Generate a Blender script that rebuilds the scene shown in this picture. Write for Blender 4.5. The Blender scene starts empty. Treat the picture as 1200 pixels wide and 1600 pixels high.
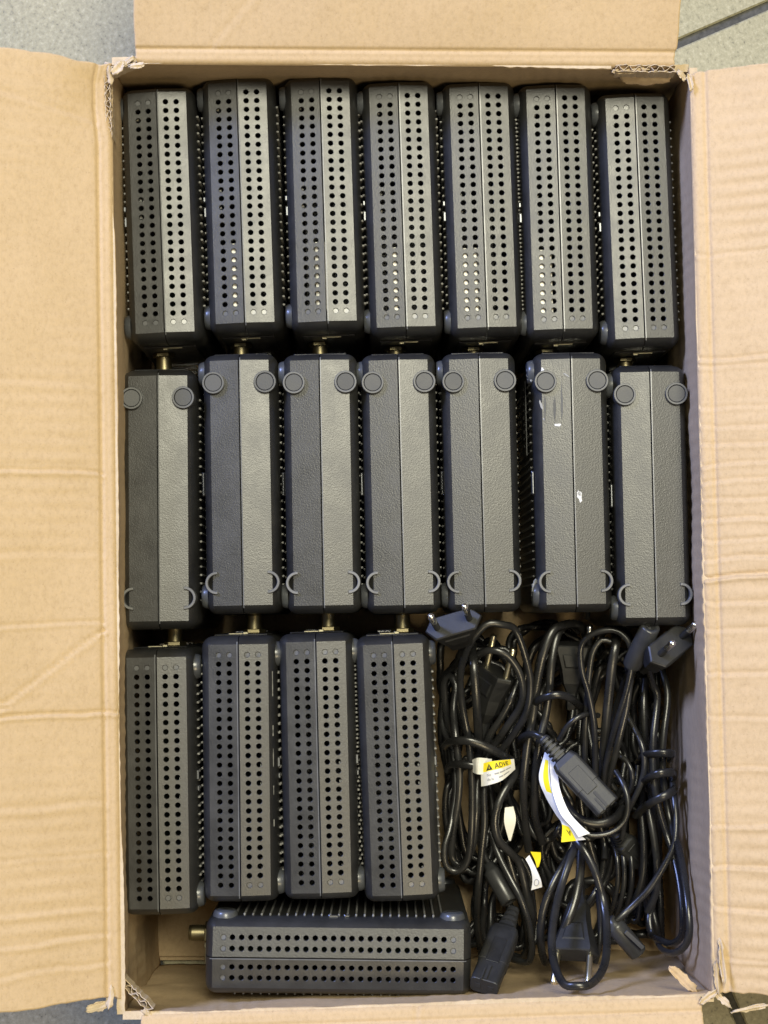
import bpy, math, random
import numpy as np
from mathutils import Vector, Matrix

random.seed(7); rng = np.random.default_rng(7)
sc = bpy.context.scene
COL = sc.collection
R = math.radians

# ------------------------------------------------------------------ camera
FPX, PITCH, CAMZ, CAMY = 2600.0, R(3.5), 1.092, -0.0573
cam_d = bpy.data.cameras.new('camera'); cam = bpy.data.objects.new('camera', cam_d); COL.objects.link(cam)
cam.location = (0, CAMY, CAMZ); cam.rotation_euler = (PITCH, 0, 0)
cam_d.sensor_fit = 'VERTICAL'; cam_d.sensor_height = 24; cam_d.lens = 24*FPX/1600
cam_d.clip_start = 0.02; cam_d.clip_end = 50
sc.camera = cam

# ------------------------------------------------------------------ light
w = bpy.data.worlds.new('World'); sc.world = w; w.use_nodes = True
bg = w.node_tree.nodes['Background']; bg.inputs[0].default_value = (0.80, 0.86, 1.0, 1); bg.inputs[1].default_value = 0.10
def area(name, loc, target, size, power, color, size_y=None):
    d = bpy.data.lights.new(name, 'AREA'); d.energy = power; d.color = color
    d.shape = 'RECTANGLE' if size_y else 'SQUARE'; d.size = size
    if size_y: d.size_y = size_y
    o = bpy.data.objects.new(name, d); COL.objects.link(o); o.location = loc
    o.rotation_euler = (Vector(target)-Vector(loc)).to_track_quat('-Z', 'Y').to_euler()
    return o
area('ceiling_lamp', (0.28, 0.70, 2.50), (0, 0, 0.15), 0.80, 74, (1.0, 0.955, 0.74))
area('warm_lamp', (0.60, -0.90, 2.20), (0, 0, 0.15), 0.50, 17, (1.0, 0.82, 0.50))
area('window_light', (-1.75, 1.40, 1.60), (0, 0, 0.15), 0.65, 100, (0.36, 0.47, 1.0))
sc.view_settings.view_transform = 'Standard'; sc.view_settings.look = 'None'
sc.view_settings.exposure = 0.0; sc.view_settings.gamma = 1.0
sc.view_settings.use_curve_mapping = False

# ------------------------------------------------------------------ helpers
CP, SP = math.cos(PITCH), math.sin(PITCH)
def at(px, py, z):
    """point of the place at height z, read off the photograph (1200 x 1600)"""
    dx, dy = (px-600)/FPX, (800-py)/FPX
    wy, wz = dy*CP+SP, dy*SP-CP
    t = (z-CAMZ)/wz
    return Vector((dx*t, CAMY+wy*t, z))

def empty(name, loc=(0, 0, 0), rot=(0, 0, 0)):
    o = bpy.data.objects.new(name, None); COL.objects.link(o)
    o.location = loc; o.rotation_euler = rot; o.empty_display_size = 0.01
    return o
def tag(o, label, cat=None, group=None, kind=None):
    if label: o['label'] = label
    if cat: o['category'] = cat
    if group: o['group'] = group
    if kind: o['kind'] = kind
    return o

class MB:
    def __init__(s): s.v = []; s.f = []; s.m = []; s.sm = []
    def add(s, verts, faces, mat=0, smooth=False):
        n = len(s.v); s.v += [tuple(p) for p in verts]
        for f in faces: s.f.append(tuple(i+n for i in f)); s.m.append(mat); s.sm.append(smooth)
    def box(s, c, d, mat=0, M=None, ch=0.0):
        x, y, z = d[0]/2, d[1]/2, d[2]/2
        ch = min(ch, x*.9, y*.9, z*.9)
        if ch <= 0:
            P = [Vector((a*x, b*y, e*z)) for a in (-1, 1) for b in (-1, 1) for e in (-1, 1)]
            F = [(0,1,3,2),(4,6,7,5),(0,4,5,1),(2,3,7,6),(0,2,6,4),(1,5,7,3)]
        else:
            rings = [(-z, ch), (-z+ch, 0), (z-ch, 0), (z, ch)]
            P = []
            for zz, i in rings:
                a, b = x-i, y-i; k = ch*.6
                P += [Vector(q+(zz,)) for q in ((-a+k,-b),(a-k,-b),(a,-b+k),(a,b-k),(a-k,b),(-a+k,b),(-a,b-k),(-a,-b+k))]
            F = [tuple(range(7,-1,-1)), tuple(range(24,32))]
            for r_ in range(3):
                for j in range(8):
                    F.append((r_*8+j, r_*8+(j+1)%8, r_*8+8+(j+1)%8, r_*8+8+j))
        P = [p+Vector(c) for p in P]
        if M is not None: P = [M@p for p in P]
        s.add(P, F, mat, False)
    def loft(s, rings, mat=0, smooth=True, cap=True, closed=True, capmat=None):
        n = len(rings[0]); P = [p for r_ in rings for p in r_]; F = []
        m = n if closed else n-1
        for i in range(len(rings)-1):
            for j in range(m): F.append((i*n+j, i*n+(j+1)%n, (i+1)*n+(j+1)%n, (i+1)*n+j))
        s.add(P, F, mat, smooth)
        if cap:
            cm = mat if capmat is None else capmat
            s.add(rings[0], [tuple(range(n-1, -1, -1))], cm, False)
            s.add(rings[-1], [tuple(range(n))], cm, False)
    def lathe(s, prof, M=None, seg=24, mat=0, smooth=True, a0=0, a1=2*math.pi):
        full = abs(a1-a0-2*math.pi) < 1e-6
        k = seg if full else seg+1
        rings = []
        for r_, z in prof:
            ring = [Vector((r_*math.cos(a0+(a1-a0)*j/seg), r_*math.sin(a0+(a1-a0)*j/seg), z)) for j in range(k)]
            rings.append([M@p for p in ring] if M is not None else ring)
        s.loft(rings, mat, smooth, cap=False, closed=full)
    def mesh(s, name, mats):
        me = bpy.data.meshes.new(name); me.from_pydata(s.v, [], s.f)
        for m in (mats if isinstance(mats, (list, tuple)) else [mats]): me.materials.append(m)
        me.polygons.foreach_set('material_index', s.m); me.polygons.foreach_set('use_smooth', s.sm)
        me.update(); return me
    def build(s, name, mats, parent=None):
        return link(name, s.mesh(name, mats), parent)
def link(name, me, parent=None):
    o = bpy.data.objects.new(name, me); COL.objects.link(o)
    if parent is not None: o.parent = parent
    return o
def frame(p0, p1, up=(0, 0, 1)):
    """matrix: local z from p0 to p1, local y as near to up as it gets"""
    z = (Vector(p1)-Vector(p0)).normalized(); u = Vector(up)
    x = u.cross(z).normalized() if u.cross(z).length > 1e-5 else Vector((1, 0, 0)); y = z.cross(x)
    M = Matrix((x, y, z)).transposed().to_4x4(); M.translation = Vector(p0); return M

# ------------------------------------------------------------------ materials
def mat(name, base=(.5, .5, .5), rough=.5, metal=0, spec=.5, coat=0):
    m = bpy.data.materials.new(name); m.use_nodes = True
    b = m.node_tree.nodes['Principled BSDF']
    b.inputs['Base Color'].default_value = tuple(base)+(1,); b.inputs['Roughness'].default_value = rough
    b.inputs['Metallic'].default_value = metal; b.inputs['Specular IOR Level'].default_value = spec
    b.inputs['Coat Weight'].default_value = coat
    return m
def nd(m, t, **kw):
    n = m.node_tree.nodes.new(t)
    for k, v in kw.items(): setattr(n, k, v)
    return n
def lk(m, a, b): m.node_tree.links.new(a, b)
def coords(m, scale=(1, 1, 1)):
    tc = nd(m, 'ShaderNodeTexCoord'); mp = nd(m, 'ShaderNodeMapping'); mp.inputs['Scale'].default_value = scale
    lk(m, tc.outputs['Object'], mp.inputs['Vector']); return mp.outputs['Vector']
def noise(m, vec, scale, detail=4, rough=.6):
    n = nd(m, 'ShaderNodeTexNoise'); n.inputs['Scale'].default_value = scale
    n.inputs['Detail'].default_value = detail; n.inputs['Roughness'].default_value = rough
    lk(m, vec, n.inputs['Vector']); return n.outputs['Fac']
def ramp(m, fac, stops):
    r = nd(m, 'ShaderNodeValToRGB'); e = r.color_ramp.elements
    while len(e) < len(stops): e.new(.5)
    for el, (p, c) in zip(e, stops): el.position = p; el.color = tuple(c)+(1,) if len(c) == 3 else c
    lk(m, fac, r.inputs['Fac']); return r.outputs['Color']
def bump(m, h, strength, dist, prev=None):
    b = nd(m, 'ShaderNodeBump'); b.inputs['Strength'].default_value = strength; b.inputs['Distance'].default_value = dist
    lk(m, h, b.inputs['Height'])
    if prev is not None: lk(m, prev, b.inputs['Normal'])
    return b.outputs['Normal']
def P(m): return m.node_tree.nodes['Principled BSDF']

def plastic(name, base, rough, bs=.5, dust=.5, spec=.5, grain=1100):
    m = mat(name, base, rough, 0, spec); v = coords(m)
    oi = nd(m, 'ShaderNodeObjectInfo')
    sh = nd(m, 'ShaderNodeVectorMath', operation='ADD'); cb = nd(m, 'ShaderNodeCombineXYZ'); lk(m, oi.outputs['Random'], cb.inputs['X'])
    lk(m, v, sh.inputs[0]); lk(m, cb.outputs['Vector'], sh.inputs[1]); v = sh.outputs['Vector']
    n1 = noise(m, v, grain, 2, .6); n2 = noise(m, v, 60, 6, .7); n3 = noise(m, v, 420, 3, .7)
    c = ramp(m, n2, [(.35, base), (.75, tuple(x*(1+dust)+.004*dust for x in base))])
    k = ramp(m, oi.outputs['Random'], [(0, (.78, .78, .78)), (1, (1.3, 1.3, 1.3))])
    mx = nd(m, 'ShaderNodeMix', data_type='RGBA', blend_type='MULTIPLY'); mx.inputs['Factor'].default_value = 1
    lk(m, c, mx.inputs['A']); lk(m, k, mx.inputs['B'])
    lint = ramp(m, n3, [(.70, (0, 0, 0)), (.80, (.05*dust, .05*dust, .047*dust))])
    ad = nd(m, 'ShaderNodeMix', data_type='RGBA', blend_type='ADD'); ad.inputs['Factor'].default_value = 1
    lk(m, mx.outputs['Result'], ad.inputs['A']); lk(m, lint, ad.inputs['B'])
    lk(m, ad.outputs['Result'], P(m).inputs['Base Color'])
    rr = ramp(m, n2, [(.3, (rough-.04,)*3), (.75, (rough+.06,)*3)]); lk(m, rr, P(m).inputs['Roughness'])
    lk(m, bump(m, n1, bs, .0003), P(m).inputs['Normal'])
    return m
M_SHELL = plastic('textured black plastic', (.012, .0121, .0119), .40, .36, .7, .78, 1250)
M_SMOOTH = plastic('smooth black plastic', (.075, .077, .080), .28, .10)  # base lightened to put the sheen of blocked holes and joint tongue into colour
M_DARK = plastic('black moulded plastic', (.014, .014, .015), .42, .25)
M_RIB = plastic('black grille rib', (.18, .18, .176), .42, .1)  # ribs are black; the lighter grey paints in light caught along them
M_FOOT = plastic('grey rubber pad', (.030, .031, .033), .5, .15)
M_RING = plastic('grey pad ring', (.048, .0495, .051), .45, .15)
M_SOCKET = plastic('pale worn socket rim', (.085, .086, .086), .40, .15)
M_SIDEFOOT = plastic('smoky clear rubber', (.040, .043, .047), .34, .08)
P(M_SIDEFOOT).inputs['Coat Weight'].default_value = .15
M_CABLE = plastic('black cable sheath', (.009, .009, .0093), .28, .10, .9)
M_PLUG = plastic('black moulded plug', (.011, .0112, .0115), .48, .25, .8)
M_BARREL = plastic('grey-black satin plastic', (.028, .029, .031), .32, .12, .5)
M_BRASS = mat('brass', (.20, .17, .10), .42, 1)
M_STEEL = mat('plated steel', (.72, .71, .68), .22, 1)
M_TRIM = mat('grey plated trim', (.13, .135, .145), .4, 1)
M_PIN = mat('bright brass pin', (.90, .82, .58), .30, 1)
M_GOLD = mat('yellowed plating', (.26, .235, .16), .42, 1)
M_PCB = mat('circuit board', (.012, .03, .018), .5)
M_PALE = mat('pale component', (.85, .84, .80), .45)
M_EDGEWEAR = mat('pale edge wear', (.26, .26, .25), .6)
M_SCUFF = mat('white scuff', (.62, .62, .60), .6)
M_INK_SHADE = mat('black ink and slot shade', (.02, .02, .02), .6)  # print, and the painted shade of slots in the sockets
M_GREYINK = mat('grey print', (.32, .32, .33), .6)
M_WHITE = mat('white label paper', (.80, .79, .74), .4)
v = coords(M_WHITE); lk(M_WHITE, ramp(M_WHITE, noise(M_WHITE, v, 160), [(.3, (.70, .69, .63)), (.7, (.82, .81, .78))]), P(M_WHITE).inputs['Base Color'])
M_YELLOW = mat('yellow label print', (.86, .70, .02), .4)
M_TAPE = mat('clear tape', (.50, .52, .54), .12, 0, .8); P(M_TAPE).inputs['Alpha'].default_value = .38

def cardboard(name, c0, c1, c2):
    m = mat(name, c1, .78, 0, .25); v = coords(m)
    fib = noise(m, coords(m, (1, .7, 1)), 400, 5, .75); blot = noise(m, v, 22, 5, .65); fleck = noise(m, v, 900, 2, .5)
    a = ramp(m, blot, [(.3, c0), (.52, c1), (.74, c2)])
    b = ramp(m, fib, [(.30, (.88, .86, .83)), (.5, (1, 1, 1)), (.70, (1.07, 1.06, 1.05))])
    mx = nd(m, 'ShaderNodeMix', data_type='RGBA', blend_type='MULTIPLY'); mx.inputs['Factor'].default_value = 1
    lk(m, a, mx.inputs['A']); lk(m, b, mx.inputs['B'])
    fk = ramp(m, fleck, [(.26, (.55, .48, .40)), (.34, (1, 1, 1))])
    mx2 = nd(m, 'ShaderNodeMix', data_type='RGBA', blend_type='MULTIPLY'); mx2.inputs['Factor'].default_value = .35
    lk(m, mx.outputs['Result'], mx2.inputs['A']); lk(m, fk, mx2.inputs['B'])
    lk(m, mx2.outputs['Result'], P(m).inputs['Base Color'])
    n1 = bump(m, fib, .45, .0005); n2 = bump(m, blot, .25, .0010, n1)
    lk(m, n2, P(m).inputs['Normal'])
    return m
M_CARD = cardboard('kraft cardboard', (.476, .350, .204), (.494, .365, .216), (.510, .379, .228))
M_TORN = cardboard('torn inner paper', (.44, .34, .21), (.52, .42, .29), (.60, .51, .38))

def stone(name):
    m = mat(name, (.4, .4, .34), .48, 0, .4); v = coords(m)
    a = ramp(m, noise(m, v, 300, 4, .75), [(.30, (.12, .11, .075)), (.40, (.30, .274, .175)), (.56, (.375, .342, .222)), (.72, (.50, .462, .320))])
    b = ramp(m, noise(m, v, 6, 3, .6), [(.3, (.90, .89, .84)), (.7, (1.04, 1.03, 1.0))])
    mx = nd(m, 'ShaderNodeMix', data_type='RGBA', blend_type='MULTIPLY'); mx.inputs['Factor'].default_value = 1
    lk(m, a, mx.inputs['A']); lk(m, b, mx.inputs['B']); lk(m, mx.outputs['Result'], P(m).inputs['Base Color'])
    lk(m, bump(m, noise(m, v, 500, 3, .6), .25, .0008), P(m).inputs['Normal'])
    return m
M_TILE = stone('speckled stone tile')
M_GROUT = mat('dark grout', (.075, .072, .062), .9)
v = coords(M_GROUT); lk(M_GROUT, ramp(M_GROUT, noise(M_GROUT, v, 300), [(.3, (.05, .048, .04)), (.7, (.11, .105, .09))]), P(M_GROUT).inputs['Base Color'])

# ------------------------------------------------------------------ floor
mb = MB(); mb.box((0, 0, -.0125), (6, 6, .02)); floor = mb.build('floor', M_GROUT)
tag(floor, 'speckled grey-beige stone tile floor with dark grout lines', kind='structure')
TS, GA, G0 = .33, R(23.5), .0058
pA, pB = at(1130, 38, 0), at(1152, 1586, 0)
vA = -pA.x*math.sin(GA)+pA.y*math.cos(GA); uB = pB.x*math.cos(GA)+pB.y*math.sin(GA)
mb = MB(); mb.box((0, 0, -.004), (TS-G0, TS-G0, .008), ch=.0011); tile_me = mb.mesh('tile', M_TILE)
for i in range(-5, 5):
    for j in range(-5, 5):
        u, vv = uB+(i+.5)*TS, vA+(j+.5)*TS
        o = link('tile', tile_me, floor)
        o.location = (u*math.cos(GA)-vv*math.sin(GA), u*math.sin(GA)+vv*math.cos(GA), random.uniform(-.0003, .0003))
        o.rotation_euler = (0, 0, GA+math.pi/2*random.randrange(4))

# ------------------------------------------------------------------ cardboard box
RIM, BOT = .190, .004
CTL, CTR, CBR, CBL = at(174, 98, RIM), at(1078, 104, RIM), at(1117, 1555, RIM), at(191, 1586, RIM)
box = empty('cardboard_box', (0, 0, 0))
tag(box, 'open worn cardboard box with torn corners, flaps folded outward, on the tile floor', 'box')

def fbm1(n, octv, seed):
    r_ = np.random.default_rng(seed); out = np.zeros(n); x = np.linspace(0, 1, n)
    for k in range(octv):
        m = 4*2**k; out += np.interp(x*m, np.arange(m+1), r_.normal(size=m+1))/1.7**k
    return out
def fbm2(nu, nv, cu, cv, octv, seed):
    r_ = np.random.default_rng(seed); out = np.zeros((nu, nv))
    for k in range(octv):
        a, b = cu*2**k+2, cv*2**k+2; g = r_.normal(size=(a, b))
        x, y = np.linspace(0, a-1.001, nu), np.linspace(0, b-1.001, nv)
        i, j = x.astype(int), y.astype(int); fx, fy = x-i, y-j
        fx, fy = fx*fx*(3-2*fx), fy*fy*(3-2*fy); fx = fx[:, None]; fy = fy[None, :]
        G = lambda p, q: g[np.ix_(p, q)]
        out += (G(i, j)*(1-fx)*(1-fy)+G(i+1, j)*fx*(1-fy)+G(i, j+1)*(1-fx)*fy+G(i+1, j+1)*fx*fy)/2**k
    return out
def sheet(name, G, th, parent, flip=False, mats=None, keep=None):
    """solid sheet from a grid of points G[nu,nv,3], thickness th against the normal"""
    nu, nv, _ = G.shape
    du = np.gradient(G, axis=0); dv = np.gradient(G, axis=1); N = np.cross(du, dv)
    N /= np.linalg.norm(N, axis=2)[..., None]+1e-12
    if flip: N = -N
    B = G-N*th
    V = np.concatenate([G.reshape(-1, 3), B.reshape(-1, 3)]); n = nu*nv
    I = np.arange(n).reshape(nu, nv)
    a, b, c, d = I[:-1, :-1], I[1:, :-1], I[1:, 1:], I[:-1, 1:]
    Q = np.stack([a, b, c, d], -1).reshape(-1, 4)
    if flip: Q = Q[:, ::-1]
    Q2 = Q[:, ::-1]+n
    E = []
    for e in (I[0, :], I[-1, :][::-1], I[:, 0][::-1], I[:, -1]):
        E.append(np.stack([e[:-1], e[1:], e[1:]+n, e[:-1]+n], -1))
    E = np.concatenate(E)
    if flip: E = E[:, ::-1]
    F = np.concatenate([Q, Q2, E])
    me = bpy.data.meshes.new(name)
    me.vertices.add(len(V)); me.vertices.foreach_set('co', V.ravel().astype(np.float32))
    me.loops.add(F.size); me.loops.foreach_set('vertex_index', F.ravel().astype(np.int32))
    me.polygons.add(len(F)); me.polygons.foreach_set('loop_start', np.arange(0, F.size, 4, dtype=np.int32))
    for m in (mats or [M_CARD, M_TORN]): me.materials.append(m)
    mi = np.zeros(len(F), np.int32); mi[2*len(Q):] = 1
    me.polygons.foreach_set('material_index', mi)
    sm = np.ones(len(F), bool); sm[2*len(Q):] = False
    me.polygons.foreach_set('use_smooth', sm)
    me.update(calc_edges=True); me.validate()
    return link(name, me, parent)
def crease(d, w): return -np.exp(-(d/w)**2)+.75*np.exp(-((d-2.1*w)/w)**2)

def flap(A, B, out, tilt, D, nu, nv, seed, e0, e1, marks, ragged0=0, ragged1=0, flute=.10, droop=0.0, slit=None, label=None):
    """A,B rim corners; e0,e1 where the flap starts / ends along the fold (m from A); marks: creases"""
    A, B = np.array(A), np.array(B); L = np.linalg.norm(B-A); t = (B-A)/L; out = np.array(out, float)
    out -= t*out.dot(t); out /= np.linalg.norm(out); up = np.array([0, 0, 1.])
    U = np.linspace(0, 1, nu); V = np.concatenate([np.linspace(0, .012, 16)[:-1], np.linspace(.012, D, nv-15)])
    # profile of the fold: up and over the rim, a score line, then out
    th = R(tilt)
    rr = .0042
    prof = []
    for q in V:
        if q < rr*1.4:
            a = q/(rr*1.4)*(math.pi/2); prof.append((rr*(1-math.cos(a)), -rr+rr*math.sin(a)))
        else:
            s_ = q-rr*1.4; prof.append((rr+s_*math.cos(th), s_*math.sin(th)-droop*s_*s_))
    prof = np.array(prof)
    h = np.zeros((nu, len(V)))
    h += -.0011*np.exp(-((V-.0095)/.0011)**2)[None, :]
    lo = fbm2(nu, len(V), 4, 2, 3, seed)*.0006
    h += lo*np.clip(V/.03, 0, 1)[None, :]
    u_m = e0+(e1-e0)*U
    fm = np.clip(fbm2(nu, len(V), 12, 2, 2, seed+3)*.5+.5, 0, 1.6)
    h += flute*.001*np.sin(2*np.pi*u_m/.0078+.3*fbm1(nu, 3, seed+5))[:, None]*fm*np.clip((V-.006)/.02, 0, 1)[None, :]
    for (ua, va, ub, vb, amp, wd) in marks:
        f = np.clip((V-va)/(vb-va+1e-9), 0, 1); line = ua+(ub-ua)*f
        line = line+.0008*fbm1(len(V), 4, int(ua*1e4)+seed)
        d = u_m[:, None]-line[None, :]
        fade = ((V >= min(va, vb)-.002) & (V <= max(va, vb)+.002)).astype(float)
        h += .95*amp*crease(d, .8*wd)*fade[None, :]
    n = -math.sin(th)*out+math.cos(th)*up
    s0 = fbm1(len(V), 5, seed+11)*ragged0; s1 = fbm1(len(V), 5, seed+12)*ragged1
    k0 = np.clip(1-(u_m-e0)/.02, 0, 1); k1 = np.clip(1-(e1-u_m)/.02, 0, 1)
    uu = u_m[:, None]+k0[:, None]*s0[None, :]+k1[:, None]*s1[None, :]
    G = A+t*uu[..., None]+out*prof[None, :, 0, None]+up*prof[None, :, 1, None]+n*h[..., None]
    if slit is not None:
        sa, sb, sw = slit
        k = np.clip(np.minimum((u_m-sa)/.01, (sb-u_m)/.02), 0, 1)[:, None]*np.exp(-(V/.02)**2)[None, :]
        G = G+out*(sw*k)[..., None]+up*(-.002*k)[..., None]
    o = sheet('flap', G, .0042, box, flip=(np.dot(np.cross(t, out), up) < 0))
    if label: o['label'] = label
    return o
def wall(A, B, inn, nu, nv, seed, bow, e0=0., e1=1., notch=None, label=None):
    A, B = np.array(A), np.array(B); t = B-A; L = np.linalg.norm(t); t /= L
    inn = np.array(inn, float); inn -= t*inn.dot(t); inn /= np.linalg.norm(inn)
    U = np.linspace(e0, e1, nu); Z = np.linspace(0, 1, nv)
    zz = np.repeat(((RIM-.002)*(1-Z)+BOT*Z)[None, :], nu, 0)
    d = -bow*np.sin(np.pi*np.clip(Z, 0, 1)*.5)[None, :]*np.ones((nu, 1))
    d = d+fbm2(nu, nv, 5, 3, 4, seed)*.0010*np.clip(Z*5, 0, 1)[None, :]
    d = d+.00016*np.sin(2*np.pi*U*L/.0078)[:, None]*np.clip(fbm2(nu, nv, 9, 3, 2, seed+2)*.6+.6, 0, 1.5)
    d = d+.0007*np.clip(fbm1(nu, 4, seed+4), -2, 2)[:, None]*np.exp(-Z*6)[None, :]
    if notch is not None: zz = zz-notch(U*L)[:, None]*np.exp(-Z*14)[None, :]
    ex = (bow*1.3+.004)*np.sin(np.pi*Z*.5)
    G = A+t*(U[:, None]*(L+2*ex[None, :])-ex[None, :])[..., None]+inn*d[..., None]; G[..., 2] = zz
    o = sheet('side_wall', G, .0042, box, flip=(np.cross(t, np.array([0, 0, -1.])).dot(inn) < 0))
    if label: o['label'] = label
    return o

def along(A, B, px, py):   # metres along the fold for a photo position
    p = at(px, py, RIM); t = (B-A).normalized(); return (p-A).dot(t)
LL = lambda py: along(CTL, CBL, 170, py)
RL = lambda py: along(CTR, CBR, 1100, py)
TL_ = lambda px: along(CTL, CTR, px, 100)
BL_ = lambda px: along(CBL, CBR, px, 1570)
flap(CTL, CBL, (-1, 0, 0), 25, .165, 520, 78, 21, LL(96), LL(1558),
     [(LL(738), .01, LL(736), .2, .0007, .0011), (LL(976), .01, LL(968), .2, .0005, .0012), (LL(1113), .0, LL(1122), .2, .0010, .0012),
      (LL(985), .010, LL(1095), .062, .0010, .0012), (LL(1095), .062, LL(1180), .16, .0008, .0012),
      (LL(600), .01, LL(598), .2, .00015, .002), (LL(860), .01, LL(863), .2, .0002, .002), (LL(1250), .01, LL(1256), .2, .0003, .002),
      (LL(1330), .01, LL(1338), .2, .0003, .0015), (LL(1412), .01, LL(1418), .2, .0003, .0015), (LL(1455), .01, LL(1470), .2, .0004, .0015),
      (LL(1500), .01, LL(1512), .2, .0004, .0015), (LL(190), .01, LL(150), .08, .0004, .002)],
     .0012, .0015, .14, 0, (LL(96), LL(222), .0028), 'warm lit left flap with a diagonal crease')
flap(CTR, CBR, (1, 0, 0), 23, .165, 520, 78, 22, RL(112), RL(1556),
     [(RL(py), .004, RL(py-3+random.uniform(-4, 4)), .2, a*1.7, .0013) for py, a in
      ((398, .0003), (560, .0005), (574, .0003), (640, .0003), (668, .0003), (694, .0004), (724, .0004), (752, .0004), (780, .0004), (812, .0005),
       (842, .0004), (872, .0004), (903, .0011), (940, .0004), (985, .0003), (1050, .0004), (1120, .0003), (1200, .0004), (1290, .0004), (1350, .0005), (1420, .0004), (1500, .0004))],
     .0010, .0020, .30, 0, None, 'pinkish right flap with ribbed corrugation')
flap(CTL, CTR, (0, 1, 0), 25, .165, 330, 78, 23, TL_(213), TL_(1056),
     [(TL_(330), .012, TL_(420), .05, .0003, .002)], .0006, .0006, .03, 0, None, 'brown far flap')
flap(CBL, CBR, (0, -1, 0), 18, .165, 330, 78, 24, BL_(222), BL_(1098),
     [(BL_(650), .004, BL_(640), .03, .0004, .0015), (BL_(300), .004, BL_(330), .05, .0003, .0015)], .0006, .0006, .05, 0, None, 'pinkish near flap')
Lh = (CBL-CTL).length; Lv = (CTR-CTL).length
rag = lambda seed, a, b, lo, hi: (lambda s_: np.where((s_ > a) & (s_ < b), lo+(hi-lo)*np.abs(np.sin(s_*900+np.sin(s_*2100)*1.3)), 0))
wall(CTL, CBL, (1, 0, 0), 300, 40, 31, .006, notch=rag(1, .0, .045, .000, .006))
wall(CTR, CBR, (-1, 0, 0), 300, 40, 32, .0035)
wall(CTL, CTR, (0, -1, 0), 200, 40, 33, .011, notch=lambda s_: np.where(s_ > TL_(958), .0035+.0015*np.abs(np.sin(s_*700)), 0))
wall(CBL, CBR, (0, 1, 0), 200, 40, 34, .012)
# base of two meeting bottom flaps
ext = .012
mb = MB()
ya, yb = min(CBL.y, CBR.y)-ext, max(CTL.y, CTR.y)+ext; xa, xb = CTL.x-ext, CBR.x+ext
mb.box(((xa+xb)/2, (ya+yb)/2, .0032), (xb-xa-.006, yb-ya-.006, .004)); mb.build('base', M_CARD, box)
mb = MB(); mb.box(((xa+xb)/2, ya+.068, .0066), (xb-xa-.022, .125, .0026), ch=.0008); mb.build('bottom_flap', M_CARD, box)

# torn paper at the corners
def ribbon(pts, width, wdir, th=.0005, jag=0., seed=0):
    r_ = random.Random(seed); m_ = MB(); a = []; b = []
    for i, p in enumerate(pts):
        k = width*(1+r_.uniform(-jag, jag)); wd = Vector(wdir)
        a.append(Vector(p)); b.append(Vector(p)+wd*k+Vector((r_.uniform(-1, 1), r_.uniform(-1, 1), 0))*jag*.0012)
    n = len(pts); nrm = Vector((0, 0, th))
    side = (a[-1]-a[0]).cross(Vector(wdir))
    nrm = side.normalized()*th if side.length > 1e-9 else nrm
    Vv = a+b+[p-nrm for p in a]+[p-nrm for p in b]; F = []
    for i in range(n-1):
        F += [(i, i+1, n+i+1, n+i), (2*n+i, 3*n+i, 3*n+i+1, 2*n+i+1), (n+i, n+i+1, 3*n+i+1, 3*n+i), (i, 2*n+i, 2*n+i+1, i+1)]
    m_.add(Vv, F, 0, False); return m_
def scrap(cx, cy, z, sx, sy, seed, rot=0, tilt=(0, 0), name='torn_paper', m=None, amp=.0013, parent=None):
    """crumpled bit of torn liner paper with an uneven outline"""
    r_ = random.Random(seed); c = at(cx, cy, z); n = 9
    grid = []
    for i in range(n):
        for j in range(n):
            u, v_ = i/(n-1)*2-1, j/(n-1)*2-1
            k = 1-.22*r_.random() if max(abs(u), abs(v_)) > .95 else 1
            q = Vector((u*sx*k*(1-.25*v_*v_), v_*sy*k*(1-.3*abs(u)), 0))
            q.z = amp*(math.sin(u*3.1+seed)+.7*math.cos(v_*4.3+2*seed))*.5+r_.uniform(-.3, .3)*amp+tilt[0]*q.x+tilt[1]*q.y
            ca, sa = math.cos(rot), math.sin(rot)
            grid.append(c+Vector((q.x*ca-q.y*sa, q.x*sa+q.y*ca, q.z)))
    G = np.array([tuple(p) for p in grid]).reshape(n, n, 3)
    return sheet(name, G, .0006, parent or box, mats=[m or M_TORN, m or M_TORN])
def flutes(pa, pb, height, amp, pitch):
    """exposed corrugation: zigzag medium between two liners, along pa-pb, open edge up"""
    pa, pb = Vector(pa), Vector(pb); t = (pb-pa); L = t.length; t.normalize(); s_ = Vector((-t.y, t.x, 0))
    n = max(4, int(L/pitch*4)); z = Vector((0, 0, height)); m_ = MB()
    for off, wv in ((-amp*1.25, 0), (amp*1.25, 0), (0, 1)):
        top = []
        for i in range(n+1):
            q = i/n*L
            top.append(pa+t*q+s_*(off+(amp*math.sin(q/pitch*2*math.pi) if wv else 0)+random.uniform(-.0003, .0003))+Vector((0, 0, random.uniform(-.0012, .0006))))
        low = [p-z for p in top]; th = s_*.0004
        k = n+1; Vv = top+low+[p+th for p in top]+[p+th for p in low]
        F = []
        for i in range(n): F += [(i, i+1, k+i+1, k+i), (2*k+i, 3*k+i, 3*k+i+1, 2*k+i+1), (i, 2*k+i, 2*k+i+1, i+1)]
        m_.add(Vv, F, 0, False)
    return m_
flutes(at(962, 106, RIM), at(1056, 108, RIM), .010, .0014, .0058).build('exposed_fluting', M_TORN, box)
flutes(at(187, 1530, .184), at(236, 1580, RIM), .009, .0014, .0058).build('exposed_fluting', M_TORN, box)
flutes(at(166, 118, RIM-.001), at(170, 214, RIM-.002), .012, .0011, .0058).build('exposed_fluting', M_TORN, box)
flutes(at(168, 112, RIM), at(212, 92, RIM), .010, .0011, .0058).build('exposed_fluting', M_TORN, box)
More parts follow.
